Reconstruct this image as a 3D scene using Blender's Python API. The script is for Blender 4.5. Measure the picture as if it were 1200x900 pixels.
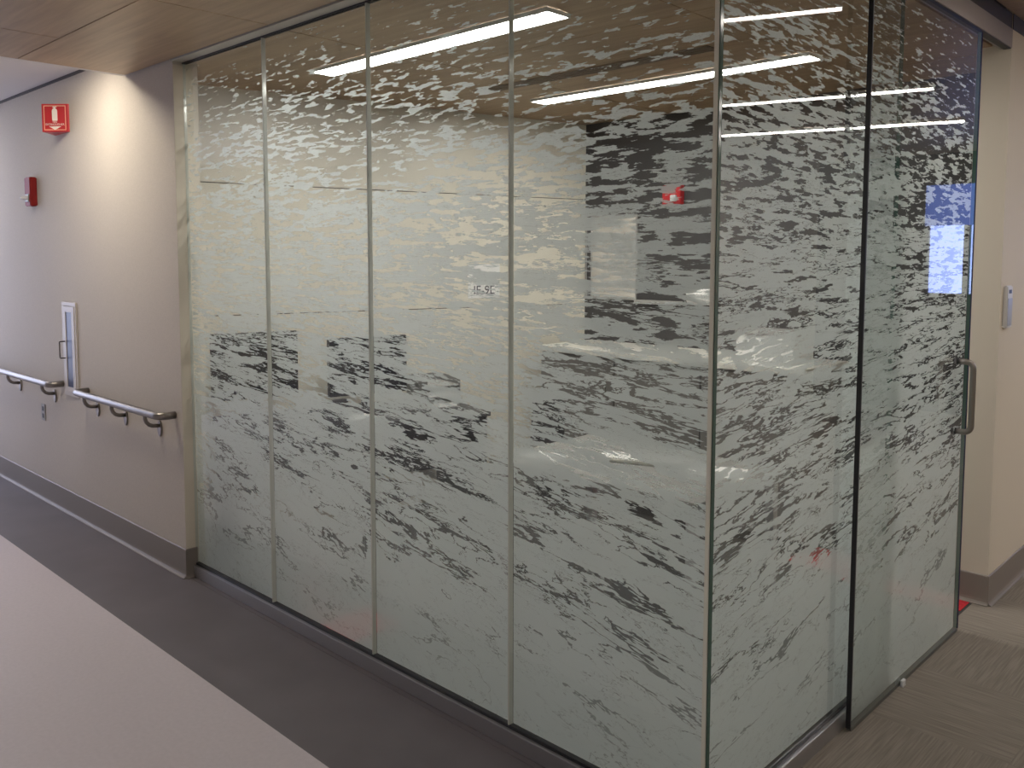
import bpy, bmesh, math, random
from mathutils import Vector, Matrix
C = bpy.context.scene.collection
for o in list(bpy.data.objects): bpy.data.objects.remove(o)
sc = bpy.context.scene
random.seed(4)

# ------------------------------------------------------------------ camera, world, exposure
cam = bpy.data.cameras.new('camera'); co = bpy.data.objects.new('camera', cam); C.objects.link(co)
cam.sensor_width = 36; cam.lens = 36*1016.9/1200
cam.shift_x = (600-603.15)/1200; cam.shift_y = (381.03-450)/1200
yaw, pit, rol = -0.7646, -0.0773, 0.0017
F = Vector((math.sin(yaw)*math.cos(pit), math.cos(yaw)*math.cos(pit), math.sin(pit)))
R = Vector((math.cos(yaw), -math.sin(yaw), 0)); U = R.cross(F)
R2 = R*math.cos(rol)+U*math.sin(rol); U2 = U*math.cos(rol)-R*math.sin(rol)
M = Matrix((R2, U2, -F)).transposed().to_4x4(); M.translation = (1.2549, -2.1015, 1.7)
co.matrix_world = M; sc.camera = co
cam.clip_start = 0.05
w = bpy.data.worlds.new('world'); sc.world = w; w.use_nodes = True
w.node_tree.nodes['Background'].inputs[0].default_value = (.6, .68, .8, 1)
w.node_tree.nodes['Background'].inputs[1].default_value = .1
sc.view_settings.view_transform = 'Standard'; sc.view_settings.look = 'None'
sc.view_settings.gamma = 1; sc.view_settings.use_curve_mapping = False
sc.view_settings.exposure = 0.52
LAMP_IN, LAMP_OUT, LAMP_COR = 24, 22, 40      # radiance of the room's, the side corridor's and the front corridor's light fixtures
LAMP_FILL = 17  # radiance of the unseen fill lights added in the corridor
WINDOW_L, WINDOW_R = 2.4, 3.0                 # daylight behind the two corridor windows

ZC = 2.699; ZR = 2.84; W = 0.7792; ZB = .071; ZT = 2.687

# ------------------------------------------------------------------ materials
def mat(name, col=(.8,.8,.8), rough=.6, metal=0, spec=.5, bump=None, var=None, emit=None):
    m = bpy.data.materials.new(name); m.use_nodes = True
    nt = m.node_tree; b = nt.nodes['Principled BSDF']
    b.inputs['Base Color'].default_value = (*col, 1); b.inputs['Roughness'].default_value = rough
    b.inputs['Metallic'].default_value = metal; b.inputs['Specular IOR Level'].default_value = spec
    if emit: b.inputs['Emission Color'].default_value = (*emit[0], 1); b.inputs['Emission Strength'].default_value = emit[1]
    if bump or var:
        tc = nt.nodes.new('ShaderNodeTexCoord'); mp = nt.nodes.new('ShaderNodeMapping'); nt.links.new(tc.outputs['Object'], mp.inputs[0])
    if var:      # (scale xyz, amount, detail): gentle tone variation of the thing itself
        mp.inputs['Scale'].default_value = var[0]
        n = nt.nodes.new('ShaderNodeTexNoise'); n.inputs['Scale'].default_value = 1; n.inputs['Detail'].default_value = var[2]
        nt.links.new(mp.outputs[0], n.inputs[0])
        r = nt.nodes.new('ShaderNodeMapRange'); r.inputs[1].default_value = .3; r.inputs[2].default_value = .7
        r.inputs[3].default_value = 1-var[1]; r.inputs[4].default_value = 1+var[1]; nt.links.new(n.outputs[0], r.inputs[0])
        h = nt.nodes.new('ShaderNodeVectorMath'); h.operation = 'SCALE'; h.inputs[0].default_value = col
        nt.links.new(r.outputs[0], h.inputs['Scale']); nt.links.new(h.outputs[0], b.inputs['Base Color'])
    if bump:     # (scale, strength)
        n2 = nt.nodes.new('ShaderNodeTexNoise'); n2.inputs['Scale'].default_value = bump[0]; n2.inputs['Detail'].default_value = 4
        nt.links.new(tc.outputs['Object'], n2.inputs[0])
        bp = nt.nodes.new('ShaderNodeBump'); bp.inputs['Strength'].default_value = bump[1]; bp.inputs['Distance'].default_value = .004
        nt.links.new(n2.outputs[0], bp.inputs['Height']); nt.links.new(bp.outputs[0], b.inputs['Normal'])
    return m

def wood_mat():
    m = bpy.data.materials.new('wood_veneer'); m.use_nodes = True; nt = m.node_tree; b = nt.nodes['Principled BSDF']
    tc = nt.nodes.new('ShaderNodeTexCoord'); mp = nt.nodes.new('ShaderNodeMapping'); mp.inputs['Scale'].default_value = (2.2, 30, 1)
    nt.links.new(tc.outputs['Object'], mp.inputs[0])
    n = nt.nodes.new('ShaderNodeTexNoise'); n.inputs['Scale'].default_value = 1; n.inputs['Detail'].default_value = 6; n.inputs['Distortion'].default_value = .4
    nt.links.new(mp.outputs[0], n.inputs[0])
    n3 = nt.nodes.new('ShaderNodeTexNoise'); n3.inputs['Scale'].default_value = .9; nt.links.new(tc.outputs['Object'], n3.inputs[0])
    a = nt.nodes.new('ShaderNodeMath'); a.operation = 'ADD'; nt.links.new(n.outputs[0], a.inputs[0]); nt.links.new(n3.outputs[0], a.inputs[1])
    r = nt.nodes.new('ShaderNodeValToRGB'); e = r.color_ramp.elements
    e[0].position = .75; e[0].color = (.31, .21, .125, 1); e[1].position = 1.25; e[1].color = (.49, .345, .21, 1)
    a2 = nt.nodes.new('ShaderNodeMath'); a2.operation = 'MULTIPLY'; a2.inputs[1].default_value = 1
    nt.links.new(a.outputs[0], a2.inputs[0]); 
    mr = nt.nodes.new('ShaderNodeMapRange'); mr.inputs[1].default_value = .7; mr.inputs[2].default_value = 1.3; nt.links.new(a2.outputs[0], mr.inputs[0])
    e[0].position = 0; e[1].position = 1; nt.links.new(mr.outputs[0], r.inputs[0]); nt.links.new(r.outputs[0], b.inputs['Base Color'])
    b.inputs['Roughness'].default_value = .42; b.inputs['Specular IOR Level'].default_value = .4
    return m

def glass_mat():
    m = bpy.data.materials.new('clear_glass'); m.use_nodes = True; nt = m.node_tree
    nt.nodes.remove(nt.nodes['Principled BSDF']); out = nt.nodes['Material Output']
    t = nt.nodes.new('ShaderNodeBsdfTransparent'); t.inputs[0].default_value = (.955, .975, .963, 1)
    g = nt.nodes.new('ShaderNodeBsdfGlossy'); g.inputs['Roughness'].default_value = 0.0; g.inputs[0].default_value = (1,1,1,1)
    f = nt.nodes.new('ShaderNodeFresnel'); f.inputs[0].default_value = 1.5
    # only the outward face of each side mirrors (the inner sides of the slab would double-count it)
    ge = nt.nodes.new('ShaderNodeNewGeometry'); inv = nt.nodes.new('ShaderNodeMath'); inv.operation = 'SUBTRACT'; inv.inputs[0].default_value = 1
    nt.links.new(ge.outputs['Backfacing'], inv.inputs[1])
    mu = nt.nodes.new('ShaderNodeMath'); mu.operation = 'MULTIPLY'; nt.links.new(f.outputs[0], mu.inputs[0]); nt.links.new(inv.outputs[0], mu.inputs[1])
    mx = nt.nodes.new('ShaderNodeMixShader'); nt.links.new(mu.outputs[0], mx.inputs[0]); nt.links.new(t.outputs[0], mx.inputs[1]); nt.links.new(g.outputs[0], mx.inputs[2])
    nt.links.new(mx.outputs[0], out.inputs[0]); return m

def film_mat(name, axis, off, bias=0.0):
    """Etched film with a printed water-ripple pattern: small islands high up, long slanting waves lower, nearly solid at the foot."""
    m = bpy.data.materials.new(name); m.use_nodes = True; nt = m.node_tree
    nt.nodes.remove(nt.nodes['Principled BSDF']); out = nt.nodes['Material Output']
    N = nt.nodes.new; L = nt.links.new
    def math_(op, a, b=None, clamp=False):
        n = N('ShaderNodeMath'); n.operation = op; n.use_clamp = clamp
        for i, v in enumerate((a, b)):
            if v is None: continue
            if isinstance(v, (int, float)): n.inputs[i].default_value = v
            else: L(v, n.inputs[i])
        return n.outputs[0]
    def ramp(x, pts):    # piecewise-linear float curve of z
        r = N('ShaderNodeMapRange'); r.inputs[1].default_value = 0; r.inputs[2].default_value = 2.8
        L(x, r.inputs[0]); c = N('ShaderNodeValToRGB'); e = c.color_ramp.elements
        for i, (z, v) in enumerate(pts):
            el = e[i] if i < 2 else e.new(z/2.8)
            el.position = z/2.8; el.color = (v, v, v, 1)
        L(r.outputs[0], c.inputs[0]); return c.outputs[0]
    tc = N('ShaderNodeTexCoord'); sp = N('ShaderNodeSeparateXYZ'); L(tc.outputs['Object'], sp.inputs[0])
    s = math_('MULTIPLY', sp.outputs['X' if axis == 'x' else 'Y'], -1 if axis == 'x' else 1)
    z = sp.outputs['Z']
    # slant: ripples fall towards the corner lower down
    k = math_('MULTIPLY', math_('SUBTRACT', 1.7, z, True), .17 if axis == 'x' else .13)
    zz = math_('SUBTRACT', z, math_('MULTIPLY', k, s))
    # ripples get compressed towards the top
    v = math_('ADD', math_('MULTIPLY', zz, 7.0), math_('MULTIPLY', math_('MULTIPLY', zz, zz), 4.0))
    def noise(fs, fv, det, rough, dist, o, add=None):
        cb = N('ShaderNodeCombineXYZ'); L(math_('MULTIPLY', s, fs), cb.inputs[0]); L(math_('MULTIPLY', v, fv), cb.inputs[1]); cb.inputs[2].default_value = off+o
        n = N('ShaderNodeTexNoise'); n.inputs['Scale'].default_value = 1; n.inputs['Detail'].default_value = det
        n.inputs['Roughness'].default_value = rough; n.inputs['Distortion'].default_value = dist
        L(cb.outputs[0], n.inputs[0]); return n.outputs[0]
    def step(x, wd=.005):
        r = N('ShaderNodeMapRange'); r.inputs[1].default_value = -wd; r.inputs[2].default_value = wd; L(x, r.inputs[0]); return r.outputs[0]
    nf = noise(10.5, 2.2, 5, .6, .2, 0)
    ncs = noise(5.2, 1.6, 6, .64, .25, 7)
    big = noise(1.1, .42, 2, .5, 0, 13)
    t = ramp(z, ((0, 0), (2.7, 1), (1.0, .0), (1.6, .3), (2.2, .9)))
    mx = N('ShaderNodeMix'); L(t, mx.inputs[0]); L(ncs, mx.inputs[2]); L(nf, mx.inputs[3])
    bigc = math_('SUBTRACT', big, .5)
    n = math_('ADD', mx.outputs[0], math_('MULTIPLY', bigc, .26))
    th = ramp(z, ((0, .10), (2.7, .64), (.3, .20), (.62, .30), (.95, .36), (1.25, .42), (1.7, .475), (2.2, .535), (2.45, .575)))
    islands = step(math_('ADD', math_('SUBTRACT', n, th), bias))
    # long branching threads of clear glass: thin level lines of stretched noises, gathered in bundles
    def threads(fs, fv, o, wpts, rough=.6, dist=.3):
        nr = noise(fs, fv, 5, rough, dist, o)
        ad = math_('ABSOLUTE', math_('SUBTRACT', nr, .5))
        wz = ramp(z, wpts)
        cl = math_('MULTIPLY', math_('SUBTRACT', .53, noise(1.8, .75, 2, .5, 0, o+3)), 8.0, True)
        return step(math_('SUBTRACT', ad, math_('MULTIPLY', wz, cl)), .003)
    t1 = threads(2.1, .85, 31, ((0, .000), (2.7, .0), (.2, .008), (.6, .024), (1.1, .036), (1.6, .022), (2.0, .0)), .66)
    t2 = threads(5.0, 1.6, 57, ((0, .000), (2.7, .0), (.3, .0), (.7, .012), (1.2, .034), (1.6, .014), (2.0, .0)))
    solid = math_('MULTIPLY', islands, math_('MULTIPLY', t1, t2))
    low = ramp(z, ((0, .75), (2.7, .0), (.25, .52), (.6, .22), (1.0, .05), (1.3, .0)))
    soft = math_('MAXIMUM', solid, low)
    mask = math_('MULTIPLY', soft, .88)
    df = N('ShaderNodeBsdfDiffuse'); df.inputs[0].default_value = (.81, .86, .865, 1)
    tl = N('ShaderNodeBsdfTranslucent'); tl.inputs[0].default_value = (.81, .855, .87, 1)
    m1 = N('ShaderNodeMixShader'); m1.inputs[0].default_value = .5; L(df.outputs[0], m1.inputs[1]); L(tl.outputs[0], m1.inputs[2])
    tr = N('ShaderNodeBsdfTransparent')
    m2 = N('ShaderNodeMixShader'); L(mask, m2.inputs[0]); L(tr.outputs[0], m2.inputs[1]); L(m1.outputs[0], m2.inputs[2])
    L(m2.outputs[0], out.inputs[0]); return m

def carpet_mat():
    m = bpy.data.materials.new('carpet_tiles'); m.use_nodes = True; nt = m.node_tree; b = nt.nodes['Principled BSDF']
    N = nt.nodes.new; L = nt.links.new
    tc = N('ShaderNodeTexCoord'); ck = N('ShaderNodeTexChecker'); ck.inputs['Scale'].default_value = 1/.52
    mpc = N('ShaderNodeMapping'); mpc.inputs['Location'].default_value = (.0, -.04, .013); L(tc.outputs['Object'], mpc.inputs[0]); L(mpc.outputs[0], ck.inputs[0])
    ns = []
    for sc_ in ((5, 150, 1), (150, 5, 1)):
        mp = N('ShaderNodeMapping'); mp.inputs['Scale'].default_value = sc_; L(tc.outputs['Object'], mp.inputs[0])
        n = N('ShaderNodeTexNoise'); n.inputs['Scale'].default_value = 1; n.inputs['Detail'].default_value = 3; L(mp.outputs[0], n.inputs[0]); ns.append(n)
    mx = N('ShaderNodeMix'); L(ck.outputs['Fac'], mx.inputs[0]); L(ns[0].outputs[0], mx.inputs[2]); L(ns[1].outputs[0], mx.inputs[3])
    r = N('ShaderNodeValToRGB'); e = r.color_ramp.elements; e[0].position = .32; e[0].color = (.185, .160, .132, 1); e[1].position = .68; e[1].color = (.265, .235, .20, 1)
    L(mx.outputs[0], r.inputs[0]); L(r.outputs[0], b.inputs['Base Color']); b.inputs['Roughness'].default_value = .95
    bp = N('ShaderNodeBump'); bp.inputs['Strength'].default_value = .4; bp.inputs['Distance'].default_value = .003; L(mx.outputs[0], bp.inputs['Height']); L(bp.outputs[0], b.inputs['Normal'])
    return m

def wallcover_mat(name, col):
    m = mat(name, col, .7, spec=.25); nt = m.node_tree; b = nt.nodes['Principled BSDF']; N = nt.nodes.new; L = nt.links.new
    tc = N('ShaderNodeTexCoord'); hs = []
    for a in ((90, 90, 420), (420, 420, 60)):
        mp = N('ShaderNodeMapping'); mp.inputs['Scale'].default_value = a; L(tc.outputs['Object'], mp.inputs[0])
        n = N('ShaderNodeTexNoise'); n.inputs['Scale'].default_value = 1; n.inputs['Detail'].default_value = 1; L(mp.outputs[0], n.inputs[0]); hs.append(n.outputs[0])
    ad = N('ShaderNodeMath'); L(hs[0], ad.inputs[0]); L(hs[1], ad.inputs[1])
    bp = N('ShaderNodeBump'); bp.inputs['Strength'].default_value = .25; bp.inputs['Distance'].default_value = .001; L(ad.outputs[0], bp.inputs['Height']); L(bp.outputs[0], b.inputs['Normal'])
    r = N('ShaderNodeMapRange'); r.inputs[1].default_value = .6; r.inputs[2].default_value = 1.4; r.inputs[3].default_value = .93; r.inputs[4].default_value = 1.07; L(ad.outputs[0], r.inputs[0])
    h = N('ShaderNodeVectorMath'); h.operation = 'SCALE'; h.inputs[0].default_value = col; L(r.outputs[0], h.inputs['Scale']); L(h.outputs[0], b.inputs['Base Color'])
    return m

def lamp_mat(name, col, s): 
    m = mat(name, (.9,.9,.9), .5, emit=(col, s)); return m

WOOD = wood_mat(); GLASS = glass_mat(); CARPET = carpet_mat()
FILM_F = [film_mat('ripple_film_front', 'x', 0.0)]
FILM_S = film_mat('ripple_film_side', 'y', 21.0, .03); FILM_D = film_mat('ripple_film_door', 'y', 44.0, .006)
EDGE = mat('polished_green_edge', (.06, .135, .11), .12, spec=.8)
SILI = mat('clear_silicone', (.58, .60, .55), .15, spec=.9)
WALLC = wallcover_mat('wallcovering_greige', (.57, .525, .465))
CREAM = mat('cream_paint', (.70, .64, .54), .6, spec=.3, bump=(160, .08))
PANEL = mat('cream_wall_panel', (.76, .72, .63), .38, spec=.4)
DARK = mat('charcoal_wall_paint', (.06, .058, .06), .5, spec=.35, bump=(160, .05))
WHITEC = mat('white_ceiling_paint', (.74, .71, .68), .8, spec=.2, bump=(200, .1))
VDARK = mat('dark_vinyl', (.135, .121, .130), .55, spec=.35, var=((3, 3, 3), .09, 8))
VLIGHT = mat('light_vinyl', (.55, .50, .525), .55, spec=.35, var=((60, 60, 60), .035, 4))
COVE = mat('rubber_base', (.25, .222, .20), .42, spec=.4)
ALU = mat('brushed_aluminium', (.52, .52, .54), .34, metal=.85)
HEADM = mat('anodised_head_channel', (.44, .42, .38), .45, metal=.3)
BRONZE = mat('dark_anodised', (.045, .038, .036), .45, metal=.4)
STEEL = mat('satin_stainless', (.29, .27, .255), .38, metal=1)
BLACK = mat('black_rubber', (.012, .012, .016), .45)
BPLAS = mat('black_plastic', (.02, .02, .023), .4)
SCREEN = mat('dark_screen', (.012, .013, .018), .12, spec=.6)
GREYP = mat('grey_plastic', (.38, .37, .36), .5)
GREYL = mat('grey_laminate', (.205, .195, .19), .4)
TOPW = mat('white_solid_surface', (.82, .80, .75), .3)
DESKM = mat('slate_laminate', (.07, .072, .078), .45)
TABM = mat('pale_grey_laminate', (.27, .265, .255), .5)
WHITEP = mat('white_plastic', (.75, .75, .75), .4)
PAPER = mat('white_paper', (.86, .85, .84), .8)
INK = mat('black_ink', (.05, .05, .07), .7)
RED = mat('red_enamel', (.52, .022, .03), .35)
REDD = mat('deep_red_plastic', (.27, .02, .02), .5, spec=.2)
REDC = mat('red_carpet', (.50, .018, .03), .95, var=((90, 90, 90), .2, 3))
SIGNW = mat('sign_white', (.85, .80, .74), .5); SIGNO = mat('sign_border', (.85, .48, .33), .5)
LENS = mat('clear_lens', (.80, .82, .84), .08, spec=.9)
CABW = mat('cabinet_enamel', (.60, .56, .53), .45)
CABG = mat('cabinet_glass_blue_reflection', (.045, .06, .13), .35, spec=.3)  # bluish reflection of the corridor is put into the base colour
WINSHADE = mat('glowing_blue_shade', (.04, .07, .2), .7, emit=((.10, .17, .55), 1.6))  # emission stands in for daylight coming through the cloth
LAMP1 = lamp_mat('room_lamp_diffuser', (1, .96, .90), LAMP_IN)
LAMP2 = lamp_mat('side_corridor_lamp_diffuser', (1, .93, .86), LAMP_OUT)
LAMP3 = lamp_mat('corridor_lamp_diffuser', (1, .89, .72), LAMP_COR)
LAMP4 = lamp_mat('fill_lamp_diffuser', (1, .94, .89), LAMP_FILL)
SKY1 = lamp_mat('daylight_sky', (.62, .70, 1.0), WINDOW_L); SKY2 = lamp_mat('blue_daylight_sky', (.36, .49, 1.0), WINDOW_R)

# ------------------------------------------------------------------ helpers
def tag(o, label=None, cat=None, group=None, kind=None):
    if label: o['label'] = label
    if cat: o['category'] = cat
    if group: o['group'] = group
    if kind: o['kind'] = kind
    return o
def link(name, me, parent=None, loc=(0,0,0), rz=0):
    o = bpy.data.objects.new(name, me); C.objects.link(o)
    if parent: o.parent = parent
    o.location = loc; o.rotation_euler = (0, 0, rz); return o
def thing(name, label, cat, loc=(0,0,0), rz=0, group=None):
    return tag(link(name, None, None, loc, rz), label, cat, group)
def finish(bm, name, mats, parent=None, smooth=False, bevel=0):
    if bevel: bmesh.ops.bevel(bm, geom=[e for e in bm.edges if e.calc_length() > bevel*2.5], offset=bevel, segments=2, affect='EDGES', clamp_overlap=True)
    bmesh.ops.recalc_face_normals(bm, faces=bm.faces)
    me = bpy.data.meshes.new(name); bm.to_mesh(me); bm.free()
    for m in (mats if isinstance(mats, (list, tuple)) else [mats]): me.materials.append(m)
    if smooth:
        for p in me.polygons: p.use_smooth = True
    return link(name, me, parent)
def bx(bm, x0, x1, y0, y1, z0, z1, mi=0):
    vs = [bm.verts.new((x, y, z)) for x in (x0, x1) for y in (y0, y1) for z in (z0, z1)]
    for f in ((0,1,3,2), (4,6,7,5), (0,4,5,1), (2,3,7,6), (0,2,6,4), (1,5,7,3)):
        bm.faces.new([vs[i] for i in f]).material_index = mi
    return vs
def box(name, m, dims, parent=None, bevel=0):
    bm = bmesh.new(); bx(bm, *dims); return finish(bm, name, m, parent, bevel=bevel)
def boxes(name, m, lst, parent=None, bevel=0):
    bm = bmesh.new()
    for d in lst: bx(bm, *d)
    return finish(bm, name, m, parent, bevel=bevel)
def extrude_poly(bm, pts, d, mi=0):        # pts: 3D loop, d: vector
    a = [bm.verts.new(p) for p in pts]; b = [bm.verts.new(Vector(p)+Vector(d)) for p in pts]
    fs = [bm.faces.new(a), bm.faces.new(b[::-1])] + [bm.faces.new((a[i], b[i], b[(i+1) % len(a)], a[(i+1) % len(a)])) for i in range(len(a))]
    for f in fs: f.material_index = mi
def prism(name, m, pts, d, parent=None):
    bm = bmesh.new(); extrude_poly(bm, pts, d); return finish(bm, name, m, parent)
def tube_bm(bm, pts, r, seg=14, caps=True):
    pts = [Vector(p) for p in pts]; rings = []; up = None
    for i, p in enumerate(pts):
        t = (pts[min(i+1, len(pts)-1)]-pts[max(i-1, 0)]).normalized()
        if up is None: up = Vector((0,0,1)) if abs(t.z) < .9 else Vector((1,0,0))
        a = t.cross(up).normalized(); b = a.cross(t).normalized(); up = b
        rr = r[i] if isinstance(r, (list, tuple)) else r
        rings.append([bm.verts.new(p+(a*math.cos(2*math.pi*j/seg)+b*math.sin(2*math.pi*j/seg))*rr) for j in range(seg)])
    for r0, r1 in zip(rings, rings[1:]):
        for j in range(seg): bm.faces.new((r0[j], r0[(j+1) % seg], r1[(j+1) % seg], r1[j]))
    if caps: bm.faces.new(rings[0][::-1]); bm.faces.new(rings[-1])
def tube(name, m, pts, r, parent=None, seg=14):
    bm = bmesh.new(); tube_bm(bm, pts, r, seg); o = finish(bm, name, m, parent, smooth=True)
    return o
def arc(c, a, b, r, t0, t1, n=8):      # points on an arc in the plane of unit vectors a, b
    c, a, b = Vector(c), Vector(a), Vector(b)
    return [c+a*r*math.cos(t0+(t1-t0)*i/n)+b*r*math.sin(t0+(t1-t0)*i/n) for i in range(n+1)]
def text(name, body, m, size, mtx, parent=None, align='CENTER'):
    cu = bpy.data.curves.new(name, 'FONT'); cu.body = body; cu.size = size; cu.align_x = align; cu.align_y = 'CENTER'; cu.extrude = .0004
    tmp = bpy.data.objects.new('tmp', cu); C.objects.link(tmp); bpy.context.view_layer.update()
    me = bpy.data.meshes.new_from_object(tmp.evaluated_get(bpy.context.evaluated_depsgraph_get()))
    bpy.data.objects.remove(tmp); me.materials.clear(); me.materials.append(m); me.transform(mtx)
    return link(name, me, parent)
def struct(o, label=None): return tag(o, label, None, None, 'structure')

# ================================================================== SETTING
# floors
struct(box('floor', VLIGHT, (-9.0, 0.0, -4.2, -.525, -.06, 0)), 'light grey vinyl corridor floor')
struct(box('floor_border', VDARK, (-9.0, 0.0, -.525, .0, -.06, 0)), 'dark grey vinyl border along the glass wall')
struct(box('floor_carpet', CARPET, (0.0, 3.4, -4.2, 8.0, -.06, .0)), 'brown grey carpet beside the glass room')
struct(box('floor_room', mat('room_carpet', (.05, .047, .045), .95, var=((70, 70, 70), .25, 3)), (-5.0, 0.0, 0.0, 3.3, -.06, .0)), 'dark carpet inside the glass room')
struct(boxes('floor_inlay', REDC, [(-.62, -.012, 2.335, 2.499, .0005, .003), (-.95, -.62, 2.42, 2.75, .0005, .003), (-2.10, -1.84, .10, .36, .0005, .003)]), 'red carpet tiles laid inside the doorway and behind the glass')
# ceilings
def wood_panels(name, rects, z, t=.03, gap=.003):
    bm = bmesh.new()
    for (x0, x1, y0, y1) in rects: bx(bm, x0+gap, x1-gap, y0+gap, y1-gap, z, z+t)
    o = struct(finish(bm, name, WOOD), 'brown wood veneer ceiling panels')
    return o
xs0 = [-3.66, -3.06, -1.55, 0.0]; r = []
for a, b in zip(xs0, xs0[1:]):
    for c, d in ((-4.2, -2.4), (-2.4, -.615)): r.append((a, b, c, d))
xs1 = [-3.66, -2.16, -.70, 0.0]
for a, b in zip(xs1, xs1[1:]): r.append((a, b, -.615, -.075))
wood_panels('ceiling', r, ZC)
struct(box('ceiling_backing', BLACK, (-3.655, .05, -4.2, 3.1, ZC+.031, ZC+.06)))
# interior ceiling with openings for the two lights and the slot diffuser
LA = [(-2.80, .555), (-1.10, .69)]; LB = [(-2.54, 2.07), (-.78, 2.13)]
ri = []
xs = [-5.0, -3.66, -2.20, -.74, -.02]
for a, b in zip(xs, xs[1:]):
    for c, d in ((.012, 1.02), (1.02, 2.62), (2.62, 3.3)): ri.append((a, b, c, d))
wood_panels('ceiling_room', ri, ZC+.004)
# right-hand corridor ceiling is higher
rr = []
for i in range(4):
    for j in range(9): rr.append((.062+i*.84, .062+(i+1)*.84, -4.2+j*1.36, -4.2+(j+1)*1.36))
wood_panels('ceiling_side_corridor', rr, ZR)
struct(box('ceiling_side_backing', BLACK, (.0, 3.4, -4.2, 8.0, ZR+.03, ZR+.06)))
struct(box('trim_1', WOOD, (.0, .03, -4.2, -.06, ZC, ZR+.03)), 'wood fascia where the ceiling steps up')
struct(box('ceiling_raised', WHITEC, (-9.0, -3.70, -4.2, -.06, 2.83, 2.88)), 'pale raised corridor ceiling')
struct(box('trim_19', BRONZE, (-9.0, -3.70, -.068, -.0605, 2.812, 2.829)), 'dark joint where the greige wall meets the raised ceiling')
struct(box('trim_2', WHITEC, (-3.70, -3.665, -4.2, -.075, ZC+.001, 2.88)), 'pale fascia at the edge of the wood ceiling')

# left corridor wall with its end return
struct(box('wall_left', WALLC, (-9.0, -4*W, -.06, .0, 0, 2.83)), 'greige corridor wall with handrails')
struct(box('wall_left_return', CREAM, (-4*W-.001, -4*W+.0015, -.0595, .0, .156, ZC-.02)), 'cream end of the corridor wall beside the glass')
def cove(name, p0, p1, nrm, h=.156, parent=None):      # rubber base with a curved toe along p0-p1, facing nrm
    p0, p1, n = Vector(p0), Vector(p1), Vector(nrm)
    prof = [(0, 0), (.022, 0), (.022, .004), (.013, .008), (.008, .016), (.0065, .03), (.0065, h-.004), (.003, h), (0, h)]
    bm = bmesh.new(); extrude_poly(bm, [p0+n*a+Vector((0, 0, b)) for a, b in prof], p1-p0)
    return struct(finish(bm, name, COVE), 'grey rubber wall base')
cove('baseboard_left', (-9.0, -.06, 0), (-4*W+.0077, -.06, 0), (0, -1, 0))
cove('baseboard_left_return', (-4*W+.0015, -.0662, 0), (-4*W+.0015, .0, 0), (1, 0, 0))
# inner side of the end wall (jamb) and slanted panelled wall
struct(box('wall_jamb', CREAM, (-5.0, -4*W, .0, .072, 0, 2.8)), 'cream wall end behind the first pane')
TH = math.atan2(-.24, .971)
SL = Vector((-3.7035, .076, 0)); Lw = 3.1
wl = bmesh.new()
for z0, z1 in ((0, 1.348), (1.354, 2.140), (2.146, 2.80)): bx(wl, -.05, 0, 0, Lw, z0, z1, 0)
bx(wl, -.09, -.02, 0, Lw, 0, 2.8, 1)
iw = struct(finish(wl, 'wall_inner', [PANEL, BLACK]), 'cream panelled wall inside the glass room'); iw.location = SL; iw.rotation_euler.z = TH
struct(box('wall_back', DARK, (-3.1, -.09, 3.072, 3.20, 0, 2.8)), 'charcoal back wall of the glass room')
# right wall block and corridor shell
struct(box('wall_right', CREAM, (-.09, .06, 2.5, 8.0, 0, ZR+.03)), 'cream wall at the far side of the sliding door')
cove('baseboard_right', (-.09, 2.5, 0), (.0662, 2.5, 0), (0, -1, 0), .15)
cove('baseboard_right_side', (.06, 2.4938, 0), (.06, 8.0, 0), (1, 0, 0), .15)
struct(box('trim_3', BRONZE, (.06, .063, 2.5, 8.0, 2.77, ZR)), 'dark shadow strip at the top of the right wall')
struct(box('wall_corridor_side', CREAM, (3.4, 3.5, -4.2, 8.0, 0, 2.88)))
struct(box('wall_corridor_front', WALLC, (-9.0, 3.5, -4.3, -4.2, 0, 2.88)))
# end walls with windows
def end_wall(name, wname, horizontal, pos, a0, a1, w0, w1, z0, z1, sky, mullions, thick=.12):
    rects = [(a0, w0, 0, 2.88), (w1, a1, 0, 2.88), (w0, w1, 0, z0), (w0, w1, z1, 2.88)]
    bm = bmesh.new(); bf = bmesh.new()
    def put(b, u0, u1, za, zb, d0, d1):
        if horizontal: bx(b, u0, u1, pos+d0, pos+d1, za, zb)
        else: bx(b, pos+d0, pos+d1, u0, u1, za, zb)
    for (u0, u1, za, zb) in rects: put(bm, u0, u1, za, zb, 0, thick)
    struct(finish(bm, name, DARK if horizontal else CREAM))
    for u0, u1, za, zb in [(w0, w0+.04, z0, z1), (w1-.04, w1, z0, z1), (w0, w1, z0, z0+.04), (w0, w1, z1-.04, z1)]+[(q-.03, q+.03, z0, z1) for q in mullions]:
        put(bf, u0, u1, za, zb, .03, .08)
    f = struct(finish(bf, wname, BRONZE))
    bs = bmesh.new(); put(bs, w0-.3, w1+.3, z0-.3, z1+.3, .5, .52); s = struct(finish(bs, 'sky_'+wname, sky))
    return f
end_wall('wall_far_right', 'window_1', True, 8.0, .06, 3.4, .95, 2.26, 1.28, 2.5, SKY2, [1.83])
end_wall('wall_far_left', 'window_2', False, -9.12, -4.2, -.06, -2.2, -.35, .8, 2.35, SKY1, [-1.3])
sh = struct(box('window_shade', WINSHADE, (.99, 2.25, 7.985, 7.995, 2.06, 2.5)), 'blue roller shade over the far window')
sh.name = 'window_1_shade'

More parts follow.
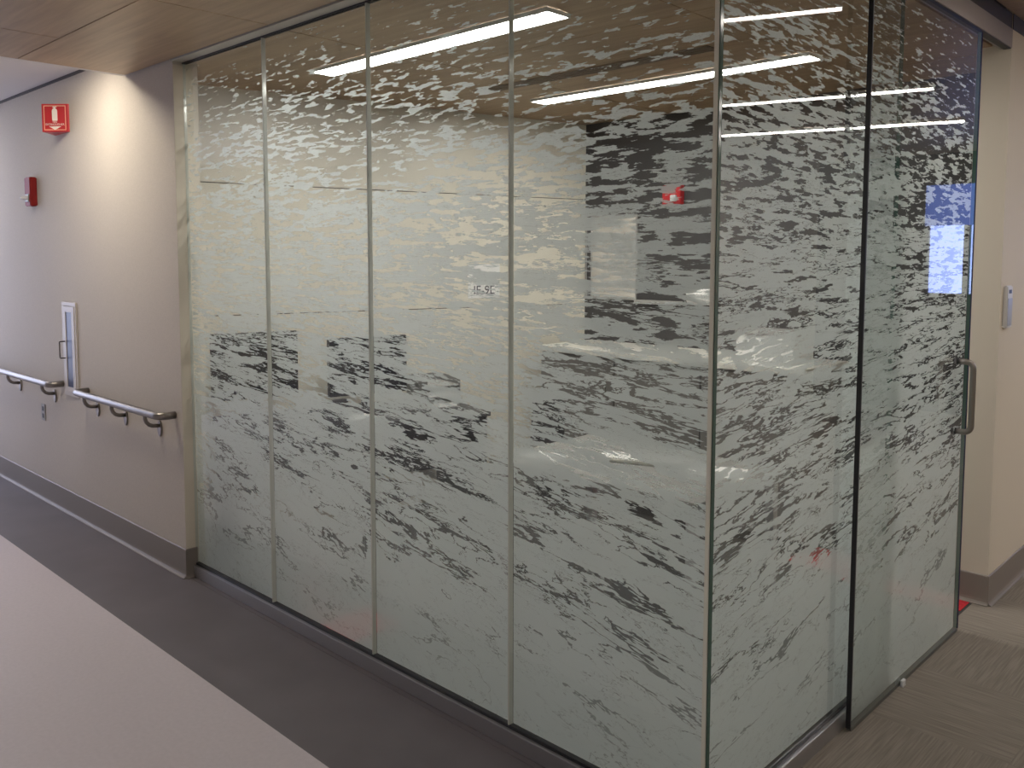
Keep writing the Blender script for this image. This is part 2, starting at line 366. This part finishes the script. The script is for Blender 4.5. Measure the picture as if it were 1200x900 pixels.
# head channel, base shoe, gaskets
struct(boxes('trim_4', HEADM, [(-4*W, .0, -.072, -.010, ZT+.006, ZC+.02)]), 'slim metal head channel above the glass wall')
struct(box('trim_5', BLACK, (-4*W, .006, -.012, .012, ZT, ZT+.008)), 'black gasket above the glass wall')
struct(box('trim_6', ALU, (-4*W, .008, -.024, .014, 0, ZB-.010), bevel=.0015), 'metal base shoe along the front of the glass')
struct(box('trim_7', BLACK, (-4*W, .006, -.010, .010, ZB-.012, ZB+.001)), 'black gasket in the front base shoe')
struct(box('trim_8', ALU, (-.014, .024, .0145, 1.31, 0, ZB-.010), bevel=.0015), 'metal base shoe along the side pane')
struct(box('trim_9', BLACK, (-.010, .010, .0105, 1.31, ZB-.012, ZB+.001)), 'black gasket in the side base shoe')
struct(box('trim_10', BLACK, (-.012, .012, .0125, 1.31, ZT, ZT+.01)), 'black gasket above the side pane')
struct(box('trim_11', VDARK, (-4*W+.03, .02, -.05, -.0245, .0, .0015)), 'thin vinyl weld strip before the base shoe')

# ================================================================== GLASS PANES
def pane(axis, u0, u1, z0, z1, off, label, film, group=None, film_margin=.003, name='glass_panel', joint=()):
    """12 mm slab; front panes lie on y=off, side panes on x=off. Film on the room side."""
    root = thing(name, label, 'glass panel' if name == 'glass_panel' else 'door', ((u0+u1)/2 if axis == 'x' else off, off if axis == 'x' else (u0+u1)/2, z0), 0, group)
    bm = bmesh.new(); h = .0075
    if axis == 'x': bx(bm, u0, u1, off-h, off+h, z0, z1)
    else: bx(bm, off-h, off+h, u0, u1, z0, z1)
    bm.normal_update(); bmesh.ops.recalc_face_normals(bm, faces=bm.faces)
    for f in bm.faces:
        n = f.normal; main = abs(n.y) > .5 if axis == 'x' else abs(n.x) > .5
        f.material_index = 0 if main else (2 if ('l' in joint and n.x < -.5) or ('r' in joint and n.x > .5) else 1)
    L0 = root.location.copy()
    bmesh.ops.translate(bm, vec=-L0, verts=bm.verts)
    finish(bm, 'pane', [GLASS, EDGE, SILI], root)
    bm = bmesh.new(); e = film_margin; q = off+h+.0012 if axis == 'x' else off-h-.0012
    P = [(u0+e, q, z0+e), (u1-e, q, z0+e), (u1-e, q, z1-e), (u0+e, q, z1-e)] if axis == 'x' else [(q, u0+e, z0+e), (q, u1-e, z0+e), (q, u1-e, z1-e), (q, u0+e, z1-e)]
    bm.faces.new([bm.verts.new(p) for p in P])
    # film keeps world-aligned mesh coordinates so the printed pattern runs on from pane to pane
    me = bpy.data.meshes.new('frosted_film'); bm.to_mesh(me); bm.free(); me.materials.append(film)
    fo = link('frosted_film', me, root); fo.location = -L0
    return root
NAMES = ['first and farthest pane of the front glass wall, next to the greige corridor wall',
         'second front pane from the corridor wall, frosted glass with pink glow near its foot',
         'third front pane from the corridor wall, frosted ripple glass crossed by the left ceiling light',
         'nearest front pane at the glass corner, frosted ripples over charcoal wall and grey cabinets']
for i in range(4):
    u0 = -(4-i)*W+(.002 if i == 0 else .0032); u1 = -(3-i)*W-.0032 if i < 3 else .0075
    pane('x', u0, u1, ZB, ZT, 0, NAMES[i], FILM_F[0], 'frosted front glass panes', joint='lr' if i < 3 else 'l')
    if i: struct(box('trim_%d' % (11+i), SILI, (-(4-i)*W-.003, -(4-i)*W+.003, -.0095, .0095, ZB, ZT)), 'clear silicone joint between front panes')
pane('y', .0085, 1.30, ZB, ZT, 0, 'fixed side pane of frosted ripple glass right of the glass corner', FILM_S)
struct(box('trim_15', mat('glossy_corner_seal', (.74, .74, .66), .1, spec=.9), (-.008, .0045, -.0115, -.0077, ZB, ZT)), 'bright silicone bead down the glass corner')

# ---- sliding door
DX = .043; Y0, Y1 = .906, 2.078
door = pane('y', Y0, Y1, .014, ZT-.004, DX, 'frameless frosted glass sliding door with steel pull', FILM_D, name='door_1')
for k_ in ('category',): 
    if k_ in door: del door[k_]
struct(door)
dl = door.location.copy()
def dchild(o): o.parent = door; o.location = -dl; return o
dchild(box('edge_seal', BLACK, (DX-.0082, DX+.0082, Y0-.008, Y0-.0005, .012, ZT-.004)))
dchild(box('edge_seal', mat('dark_blue_seal', (.02, .012, .06), .6, spec=.2), (DX-.009, DX+.009, Y1+.0005, Y1+.011, .014, ZT-.004)))
dchild(box('bottom_seal', mat('clear_sweep', (.10, .105, .095), .3), (DX-.008, DX+.009, Y0, Y1, .002, .016)))
# pull: a D handle on each face
def dpull(sgn):
    zt, zb, y = 1.255, .948, 1.945; x0 = DX+sgn*.0062; out = .062; rr_ = .028
    pts = [(x0, y, zt), (x0+sgn*(out-rr_), y, zt)]
    pts += [tuple(p) for p in arc((x0+sgn*(out-rr_), y, zt-rr_), (sgn, 0, 0), (0, 0, 1), rr_, math.pi/2, 0, 7)][1:]
    pts += [tuple(p) for p in arc((x0+sgn*(out-rr_), y, zb+rr_), (sgn, 0, 0), (0, 0, -1), rr_, 0, math.pi/2, 7)]
    pts += [(x0, y, zb)]
    o = dchild(tube('door_handle', STEEL, pts, .0125, seg=20))
    bm = bmesh.new()
    for z in (zt, zb): tube_bm(bm, [(DX+sgn*.0061, y, z), (DX+sgn*.011, y, z)], .0145, 20)
    g = finish(bm, 'handle_gasket', BLACK, o, smooth=False)
dpull(1); dpull(-1)
# floor guide + overhead track
g = thing('door_guide', 'small clear floor guide under the sliding glass door', 'door guide', (DX, 1.385, 0))
box('base', ALU, (-.024, .024, -.016, .016, .0, .0018), g)
box('jaw', LENS, (.0125, .024, -.014, .014, .0018, .026), g, bevel=.002); box('jaw', LENS, (-.026, -.0125, -.014, .014, .0018, .026), g, bevel=.002)
t = struct(box('trim_16', mat('track_cover', (.33, .29, .26), .45, metal=.25), (.014, .062, .0, 2.4995, ZT-.003, 2.768)), 'pale metal track cover above the sliding door')
struct(box('trim_17', BRONZE, (.0, .058, .0, 2.4995, 2.768, ZR)), 'dark upper band above the door track')
struct(box('trim_18', BLACK, (.0265, .0575, .8, 2.4995, ZT-.0065, ZT-.0032)), 'black brush line under the track cover')

# ================================================================== CEILING LIGHTS
def linear_light(p0, p1, wid, z, m, label, group, rail=True):
    p0 = Vector((*p0, 0)); p1 = Vector((*p1, 0)); d = p1-p0; L_ = d.length; a = math.atan2(d.y, d.x)
    c = (p0+p1)/2; r_ = thing('linear_ceiling_light', label, 'ceiling light', (c.x, c.y, z), a, group)
    hw = wid/2
    boxes('housing', WHITEP if rail else ALU, [(-L_/2-.006, L_/2+.006, -hw-.008, -hw, -.018, -.001), (-L_/2-.006, L_/2+.006, hw, hw+.008, -.018, -.001),
          (-L_/2-.006, -L_/2, -hw, hw, -.018, -.001), (L_/2, L_/2+.006, -hw, hw, -.018, -.001)], r_)
    box('diffuser', m, (-L_/2, L_/2, -hw, hw, -.014, -.002), r_)
    return r_
ZI = ZC+.004
linear_light((-2.80, .625), (-1.12, .625), .13, ZI, LAMP1, 'bright linear ceiling light nearest the front glass inside the room', 'linear lights in the wood ceiling of the room')
linear_light((-2.54, 2.07), (-.70, 2.07), .13, ZI, LAMP1, 'bright linear ceiling light beyond the slot diffuser, nearer the charcoal wall', 'linear lights in the wood ceiling of the room')
gl = 'linear lights of the side corridor, seen mirrored in the side glass'
linear_light((.477, 1.815), (2.3, 1.12), .07, ZR, LAMP2, 'side corridor light mirrored highest in the side pane', gl)
linear_light((.90, 4.05), (2.9, 3.45), .11, ZR, LAMP2, 'side corridor light mirrored as the middle line in the side glass', gl)
linear_light((1.19, 5.665), (3.2, 5.0), .16, ZR, LAMP2, 'side corridor light mirrored as the lowest line in the side glass', gl)
# front corridor: the light hidden behind the soffit edge, then unseen fill lights added far left and behind the camera
linear_light((-3.90, -.40), (-3.90, -1.05), .16, 2.83, LAMP3, 'corridor ceiling light tucked behind the edge of the wood ceiling, washing the wall', 'corridor lights')
for x_, w_ in ((-6.6, 'nearer fill light'), (-8.0, 'farther fill light')): linear_light((x_, -.2), (x_, -1.2), .12, 2.83, LAMP4, w_+' added out of view, left along the raised corridor ceiling, beyond the handrails', 'corridor lights')  # unseen fill lights, added to brighten the far left of the corridor
for x_, w_ in ((.75, 'nearer the glass'), (2.2, 'farther from the glass')): linear_light((x_, -3.9), (x_, -2.3), .14, ZR, LAMP4, 'unseen fill light added behind the viewer, '+w_, 'added fill lights behind the viewer')  # added behind the camera as fill for the corridor, never in view
# slot diffuser
s = thing('slot_diffuser', 'black slotted air diffuser in the wood ceiling between the two room lights', 'air vent', (-1.8, 1.60, ZI))
box('frame', BPLAS, (-.80, .81, -.050, .050, -.002, .0005), s)
boxes('slat', mat('slat_metal', (.24, .18, .13), .5), [(-.80, .81, y-.008, y+.008, -.006, -.0021) for y in (-.050, -.017, .017, .050)], s)

# ================================================================== CORRIDOR WALL FITTINGS
YW = -.06
# fire extinguisher sign: V-shaped projecting sign
sg = thing('fire_extinguisher_sign', 'red V-shaped sign with white extinguisher symbol and arrow, high on the greige wall', 'sign', (-4.68, YW, 2.48))
prism('sign_body', RED, [(-.125, 0, 0), (.125, 0, 0), (.122, -.008, 0), (.0, -.118, 0), (-.122, -.008, 0)], (0, 0, .172), sg)
fx = Vector((.122, .110, 0)).normalized(); fn = Vector((.110, -.122, 0)).normalized()
base = Vector((.061, -.063, .086))+fn*.0006
def face_m(u, v, e=0): 
    m_ = Matrix((( fx.x, 0, fn.x), (fx.y, 0, fn.y), (0, 1, 0))).to_4x4(); m_.translation = base+fx*u+Vector((0, 0, v))+fn*e; return m_
def plate(bm, u0, u1, v0, v1, t=.0006, mi=0):
    extrude_poly(bm, [base+fx*a+Vector((0, 0, b)) for a, b in ((u0, v0), (u1, v0), (u1, v1), (u0, v1))], fn*t, mi)
bm = bmesh.new(); a, b = .070, .076
for q in ((-a, a, b-.005, b), (-a, a, -b, -b+.005), (-a, -a+.005, -b, b), (a-.005, a, -b, b)): plate(bm, *q)
finish(bm, 'border', SIGNO, sg)
bm = bmesh.new()
ext = [(-.016, -.018), (.016, -.018), (.017, -.012), (.017, .044), (.012, .054), (.005, .058), (.005, .063), (.014, .066), (.014, .070), (-.010, .070), (-.014, .064), (-.006, .062), (-.006, .058), (-.013, .054), (-.017, .044), (-.017, -.012)]
extrude_poly(bm, [base+fx*u+Vector((0, 0, v)) for u, v in ext], fn*.0007)
finish(bm, 'extinguisher_symbol', SIGNW, sg)
bm = bmesh.new(); extrude_poly(bm, [base+fx*u+Vector((0, 0, v)) for u, v in ((-.040, -.052), (.040, -.052), (.0, -.074))], fn*.0007); finish(bm, 'arrow', SIGNW, sg)
text('lettering', 'FIRE', SIGNW, .016, face_m(0, -.026, .0005), sg)
text('lettering', 'EXTINGUISHER', SIGNW, .0175, face_m(0, -.041, .0005), sg)
# strobe
st = thing('fire_alarm_strobe', 'red fire alarm with clear strobe lens on the greige wall below the sign', 'fire alarm', (-5.245, YW, 2.045))
box('body', REDD, (-.055, .055, -.046, 0, 0, .195), st, bevel=.006)
bm = bmesh.new(); bmesh.ops.create_uvsphere(bm, u_segments=18, v_segments=10, radius=1, matrix=Matrix.Translation((0, -.05, .055)) @ Matrix.Diagonal((.024, .045, .017, 1)))
finish(bm, 'strobe_lens', LENS, st, smooth=True)
box('lens_base', mat('lens_collar', (.5, .5, .52), .3), (-.035, .035, -.052, -.046, .028, .082), st, bevel=.003)
# extinguisher cabinet
cb = thing('extinguisher_cabinet', 'narrow recessed wall cabinet with dark glass door between the two handrails', 'cabinet', (-4.667, YW, .803))
boxes('frame', CABW, [(-.118, .118, -.010, -.0005, .0, .024), (-.118, .118, -.010, -.0005, .584, .608), (-.118, -.098, -.010, -.0005, .024, .584), (.098, .118, -.010, -.0005, .024, .584)], cb, bevel=.001)
dr = boxes('door', CABW, [(-.096, .096, -.014, -.001, .026, .058), (-.096, .096, -.014, -.001, .545, .582), (-.096, -.052, -.014, -.001, .058, .545), (.052, .096, -.014, -.001, .058, .545)], cb, bevel=.001)
tag(box('glass', CABG, (-.052, .052, -.010, -.001, .058, .545), dr), 'dark glass with a blue reflection in its colour')
tube('handle', mat('dark_wire_pull', (.12, .10, .09), .35, metal=.8), [(-.074, -.012, .352), (-.074, -.044, .352), (-.074, -.047, .349), (-.074, -.047, .246), (-.074, -.044, .243), (-.074, -.012, .243)], .0038, dr, 8)
# outlet
ol = thing('wall_outlet', 'small grey cover plate low on the greige wall under the far handrail', 'outlet', (-5.235, YW, .57))
box('plate', GREYP, (-.036, .036, -.006, 0, 0, .115), ol, bevel=.002)
boxes('socket', BPLAS, [(-.014, .014, -.0075, -.006, .018, .048), (-.014, .014, -.0075, -.006, .067, .097)], ol)
# handrails
def handrail(x0, x1, ends, brs, label, group):
    h = thing('handrail', label, 'handrail', ((x0+x1)/2, YW, .866), 0, group); cx = (x0+x1)/2; yr = -.085; r_ = .0205; R_ = .045
    pts = []
    if ends[0]:
        pts += [(x0-cx, -.002, 0), (x0-cx, yr+R_, 0)] + [tuple(p) for p in arc((x0-cx+R_, yr+R_, 0), (-1, 0, 0), (0, -1, 0), R_, 0, math.pi/2, 7)][1:]
    else: pts += [(x0-cx, yr, 0)]
    if ends[1]:
        pts += [tuple(p) for p in arc((x1-cx-R_, yr+R_, 0), (0, -1, 0), (1, 0, 0), R_, 0, math.pi/2, 7)] + [(x1-cx, -.002, 0)]
    else: pts += [(x1-cx, yr, 0)]
    tube('rail', STEEL, pts, r_, h, 20)
    for bxx in brs:
        q = bxx-cx
        b_ = tube('bracket', STEEL, [(q, yr, -.016), (q, yr, -.034), (q, yr+.006, -.052), (q, yr+.020, -.068), (q, yr+.040, -.077), (q, -.010, -.080)], .011, h, 12)
        bm = bmesh.new(); n_ = 20
        P = [(q+.022*math.cos(2*math.pi*i/n_), -.0005, -.097+.045*math.sin(2*math.pi*i/n_)) for i in range(n_)]
        extrude_poly(bm, P, (0, -.010, 0)); finish(bm, 'wall_plate', STEEL, b_, bevel=.002)
    return h
gr = 'stainless handrails on the greige wall'
handrail(-8.6, -4.835, (0, 1), (-8.0, -7.25, -6.5, -5.70, -4.985), 'farther stainless handrail on the greige wall, running out of the left edge', gr)
handrail(-4.40, -3.20, (1, 1), (-4.245, -3.83, -3.38), 'nearer short stainless handrail between the cabinet and the glass', gr)
# card reader on right wall
cr = thing('card_reader', 'slim white card reader on the cream wall right of the sliding door', 'card reader', (.06, 2.585, 1.365))
box('body', WHITEP, (0, .020, -.045, .045, 0, .205), cr, bevel=.005)
box('lower_panel', mat('silver_grey_plastic', (.45, .47, .52), .3), (.0202, .022, -.036, .036, .012, .145), cr)
box('indicator', BPLAS, (.0202, .0215, -.020, .020, .168, .186), cr)

# ================================================================== INSIDE THE ROOM
def place(o, lx, ly, z, rz=0):       # placement relative to the slanted wall
    c, s_ = math.cos(TH), math.sin(TH)
    o.location = (SL.x+c*lx-s_*ly, SL.y+s_*lx+c*ly, z); o.rotation_euler.z = TH+rz
dk = thing('desk', 'dark desk along the cream panelled wall under two monitors', 'desk')
box('desktop', DESKM, (.004, .72, -0, 1.52, .715, .745), dk, bevel=.002)
box('side_panel', DESKM, (.03, .68, .005, .03, 0, .715), dk); box('side_panel', DESKM, (.03, .68, 1.49, 1.515, 0, .715), dk)
box('modesty_panel', DESKM, (.03, .05, .03, 1.49, .25, .715), dk)
place(dk, 0, .30, 0)
def monitor(label, wid, zc_, hh, rz, tilt=0):
    m_ = thing('monitor', label, 'monitor', group='monitors on the dark desk')
    box('screen', SCREEN, (.008, .012, -wid/2+.01, wid/2-.01, zc_-hh/2+.012, zc_+hh/2-.01), m_)
    box('bezel', BPLAS, (-.025, .008, -wid/2, wid/2, zc_-hh/2, zc_+hh/2), m_, bevel=.004)
    box('stand_neck', BPLAS, (-.05, -.025, -.03, .03, .012, zc_), m_)
    box('stand_base', BPLAS, (-.14, .10, -.12, .12, .0, .012), m_, bevel=.003)
    return m_
m1 = monitor('wide dark monitor at the far left end of the dark desk', .50, .33, .385, 0); place(m1, .30, .48, .745)
m2 = monitor('dark monitor nearer the middle of the room, right of the other monitor', .52, .285, .36, 0); place(m2, .30, 1.18, .745)
kb = thing('keyboard', 'black keyboard on the dark desk before the monitors', 'keyboard')
box('body', BPLAS, (-.07, .07, -.22, .22, 0, .018), kb, bevel=.003)
boxes('keys', mat('charcoal_keys', (.05, .05, .055), .5), [(-.062+r_*.025, -.042+r_*.025, -.21+c_*.0262, -.188+c_*.0262, .018, .024) for r_ in range(5) for c_ in range(16)], kb)
place(kb, .58, .62, .745)
p_ = tag(box('paper_sheet', PAPER, (-.11, .11, -.15, .15, 0, .004)), 'white paper lying on the dark desk beneath the right monitor', 'paper'); place(p_, .48, .98, .745, .25)
tr = thing('document_tray', 'grey stacked document tray at the right end of the dark desk', 'tray')
boxes('shelf', GREYP, [(-.15, .15, -.12, .12, z, z+.006) for z in (.0, .07, .14)], tr)
boxes('side_wall', mat('tray_grey', (.25, .25, .25), .5), [(-.15, .15, -.12, -.114, .006, .19), (-.15, .15, .114, .12, .006, .19), (-.15, -.144, -.114, .114, .006, .19)], tr)
boxes('documents', PAPER, [(-.13, .14, -.10, .10, .006, .03), (-.13, .14, -.10, .10, .076, .09)], tr)
place(tr, .32, 1.62, .745)
# notices on the slanted wall
def notice(y0, y1, z0, z1, label, lines, marks):
    n_ = thing('paper_notice', label, 'notice', group='paper notices on the cream panelled wall')
    box('sheet', PAPER, (0, .002, -(y1-y0)/2, (y1-y0)/2, 0, z1-z0), n_)
    mm = Matrix(((0, 0, 1), (1, 0, 0), (0, 1, 0))).to_4x4(); mm.translation = (.0024, 0, (z1-z0)*.5)
    if lines: text('lettering', lines, INK, .085, mm, n_)
    if marks: boxes('printed_rule', INK, [(.002, .0026, -.09, .09, .03, .033)], n_)
    place(n_, .001, (y0+y1)/2, z0)
notice(2.06, 2.32, 1.545, 1.655, 'upper white paper notice on the cream panelled wall', None, True)
notice(2.06, 2.32, 1.415, 1.525, 'lower white paper notice with black letters on the cream panelled wall', 'IE-9E', True)

# base cabinets and worktop on the charcoal wall
def cabinet(x0, x1, label):
    c = thing('base_cabinet', label, 'cabinet', ((x0+x1)/2, 2.50, 0), 0, 'grey base cabinets'); h = (x1-x0)/2
    box('body', GREYL, (-h, h, .02, .565, .08, 1.035), c); box('plinth', BPLAS, (-h, h, .07, .54, 0, .08), c)
    d_ = box('door', GREYL, (-h+.005, h-.005, 0, .019, .085, 1.022), c, bevel=.0015)
    tube('handle', STEEL, [(h-.05, -.001, .78), (h-.05, -.028, .78), (h-.05, -.028, .90), (h-.05, -.001, .90)], .005, d_, 8)
    return c
cabinet(-2.90, -2.243, 'grey base cabinet left, against the cream panelled wall corner')
cabinet(-2.24, -1.58, 'grey base cabinet second, right of the dark seam below the worktop')
cabinet(-1.577, -.92, 'grey base cabinet at the right end of the worktop')
wt = tag(box('worktop', TOPW, (-2.90, -.90, 2.47, 3.070, 1.042, 1.080), bevel=.003), 'long white worktop over the grey base cabinets', 'worktop')
# whiteboard, ledge, alarm, roll
wb = thing('whiteboard', 'pale framed whiteboard on the charcoal wall beside the corner', 'whiteboard', (-2.69, 3.071, 1.40))
box('board', mat('board_enamel', (.62, .59, .55), .3), (-.20, .215, -.014, 0, 0, .615), wb)
boxes('frame', ALU, [(-.205, .22, -.018, -.0145, .60, .62), (-.205, .22, -.018, -.0145, -.005, .01), (-.205, -.195, -.018, -.0145, .01, .60), (.21, .22, -.018, -.0145, .01, .60)], wb)
box('side_strip', GREYP, (-.262, -.252, -.012, 0, .0, .615), wb)
ld = tag(box('wall_ledge', GREYP, (-2.47, -2.085, 3.03, 3.071, 1.372, 1.40)), 'short pale ledge on the charcoal wall below the whiteboard', 'shelf')
al = thing('wall_alarm', 'small red alarm box high on the charcoal wall', 'fire alarm', (-2.16, 3.071, 2.07))
box('body', RED, (-.075, .075, -.05, 0, 0, .135), al, bevel=.004)
box('strobe_lens', LENS, (.005, .05, -.075, -.05, .02, .065), al, bevel=.004)
rl = thing('paper_roll_holder', 'white paper roll with dark core on the charcoal wall near the glass corner', 'paper roll', (-1.90, 3.071, 1.44))
tube('roll', PAPER, [(-.07, -.085, 0), (.12, -.085, 0)], .055, rl, 24); tube('core', BLACK, [(-.072, -.085, 0), (.122, -.085, 0)], .028, rl, 16)
box('bracket', BPLAS, (-.10, .15, -.02, 0, -.07, .02), rl)
fl = thing('storage_box', 'white storage box on the white worktop near the charcoal wall', 'box', (-1.25, 2.80, 1.080))
box('body', WHITEP, (-.19, .19, -.13, .13, 0, .16), fl, bevel=.004); box('lid', GREYP, (-.197, .197, -.137, .137, .16, .185), fl, bevel=.003)
# middle table
tb = thing('work_table', 'pale grey table in the middle of the room with keyboard and papers', 'table', (-1.10, 1.18, 0))
box('tabletop', TABM, (-.58, .58, -.40, .38, .715, .745), tb, bevel=.003)
for sx in (-.54, .50):
    for sy in (-.36, .30): box('leg', ALU, (sx, sx+.04, sy, sy+.04, 0, .715), tb)
k2 = thing('keyboard', 'light perforated keyboard on the pale grey table', 'keyboard', (-1.09, 1.22, .745), .35)
box('body', mat('light_keyboard', (.55, .54, .5), .5), (-.22, .22, -.075, .075, 0, .016), k2, bevel=.003)
boxes('keys', PAPER, [(-.208+c_*.0262, -.188+c_*.0262, -.065+r_*.027, -.044+r_*.027, .016, .022) for r_ in range(5) for c_ in range(16)], k2)
o = tag(box('paper_sheet', PAPER, (-.13, .13, -.10, .10, 0, .003)), 'bright paper at the right end of the pale grey table', 'paper'); o.location = (-.74, 1.28, .745); o.rotation_euler.z = .4
o = tag(box('paper_sheet', PAPER, (-.10, .10, -.07, .07, 0, .003)), 'small bright paper at the left end of the pale grey table', 'paper'); o.location = (-1.50, .98, .745); o.rotation_euler.z = .2
pc = thing('computer_tower', 'black computer tower under the pale grey table', 'computer', (-.86, 1.0, 0))
box('case', BPLAS, (-.09, .09, -.20, .20, .01, .42), pc, bevel=.004); box('front_panel', DESKM, (-.08, .08, -.206, -.2005, .02, .41), pc)
[box('foot', BLACK, (a_, a_+.03, b_, b_+.03, 0, .01), pc) for a_ in (-.08, .05) for b_ in (-.18, .15)]
def chair(x, y, rz, label):
    c = thing('office_chair', label, 'chair', (x, y, 0), rz, 'dark office chairs'); 
    box('seat', BPLAS, (-.24, .24, -.23, .23, .43, .50), c, bevel=.025)
    bm = bmesh.new(); n_ = 8
    for s0 in range(n_): 
        a0, a1 = (-.22+.44*s0/n_), (-.22+.44*(s0+1)/n_); f0, f1 = .25-.9*a0*a0, .25-.9*a1*a1
        extrude_poly(bm, [(a0, f0, .58), (a1, f1, .58), (a1, f1+.035, .58), (a0, f0+.035, .58)], (0, .02, .34))
    finish(bm, 'backrest', mat('charcoal_mesh', (.035, .036, .04), .8), c)
    box('back_support', BPLAS, (-.03, .03, .20, .30, .44, .60), c); tube('column', STEEL, [(0, 0, .10), (0, 0, .43)], .025, c)
    for i in range(5):
        a_ = i*2*math.pi/5; e_ = (.27*math.cos(a_), .27*math.sin(a_))
        l_ = tube('leg', BPLAS, [(0, 0, .11), (e_[0], e_[1], .075)], [.025, .015], c, 8)
        tube('caster', BLACK, [(e_[0]-.012*math.sin(a_), e_[1]+.012*math.cos(a_), .03), (e_[0]+.012*math.sin(a_), e_[1]-.012*math.cos(a_), .03)], .03, l_, 14)
chair(-2.02, 1.25, -.5, 'dark office chair between the dark desk and the pale grey table')
chair(-2.42, .56, 1.9, 'dark office chair close behind the front glass by the dark desk')
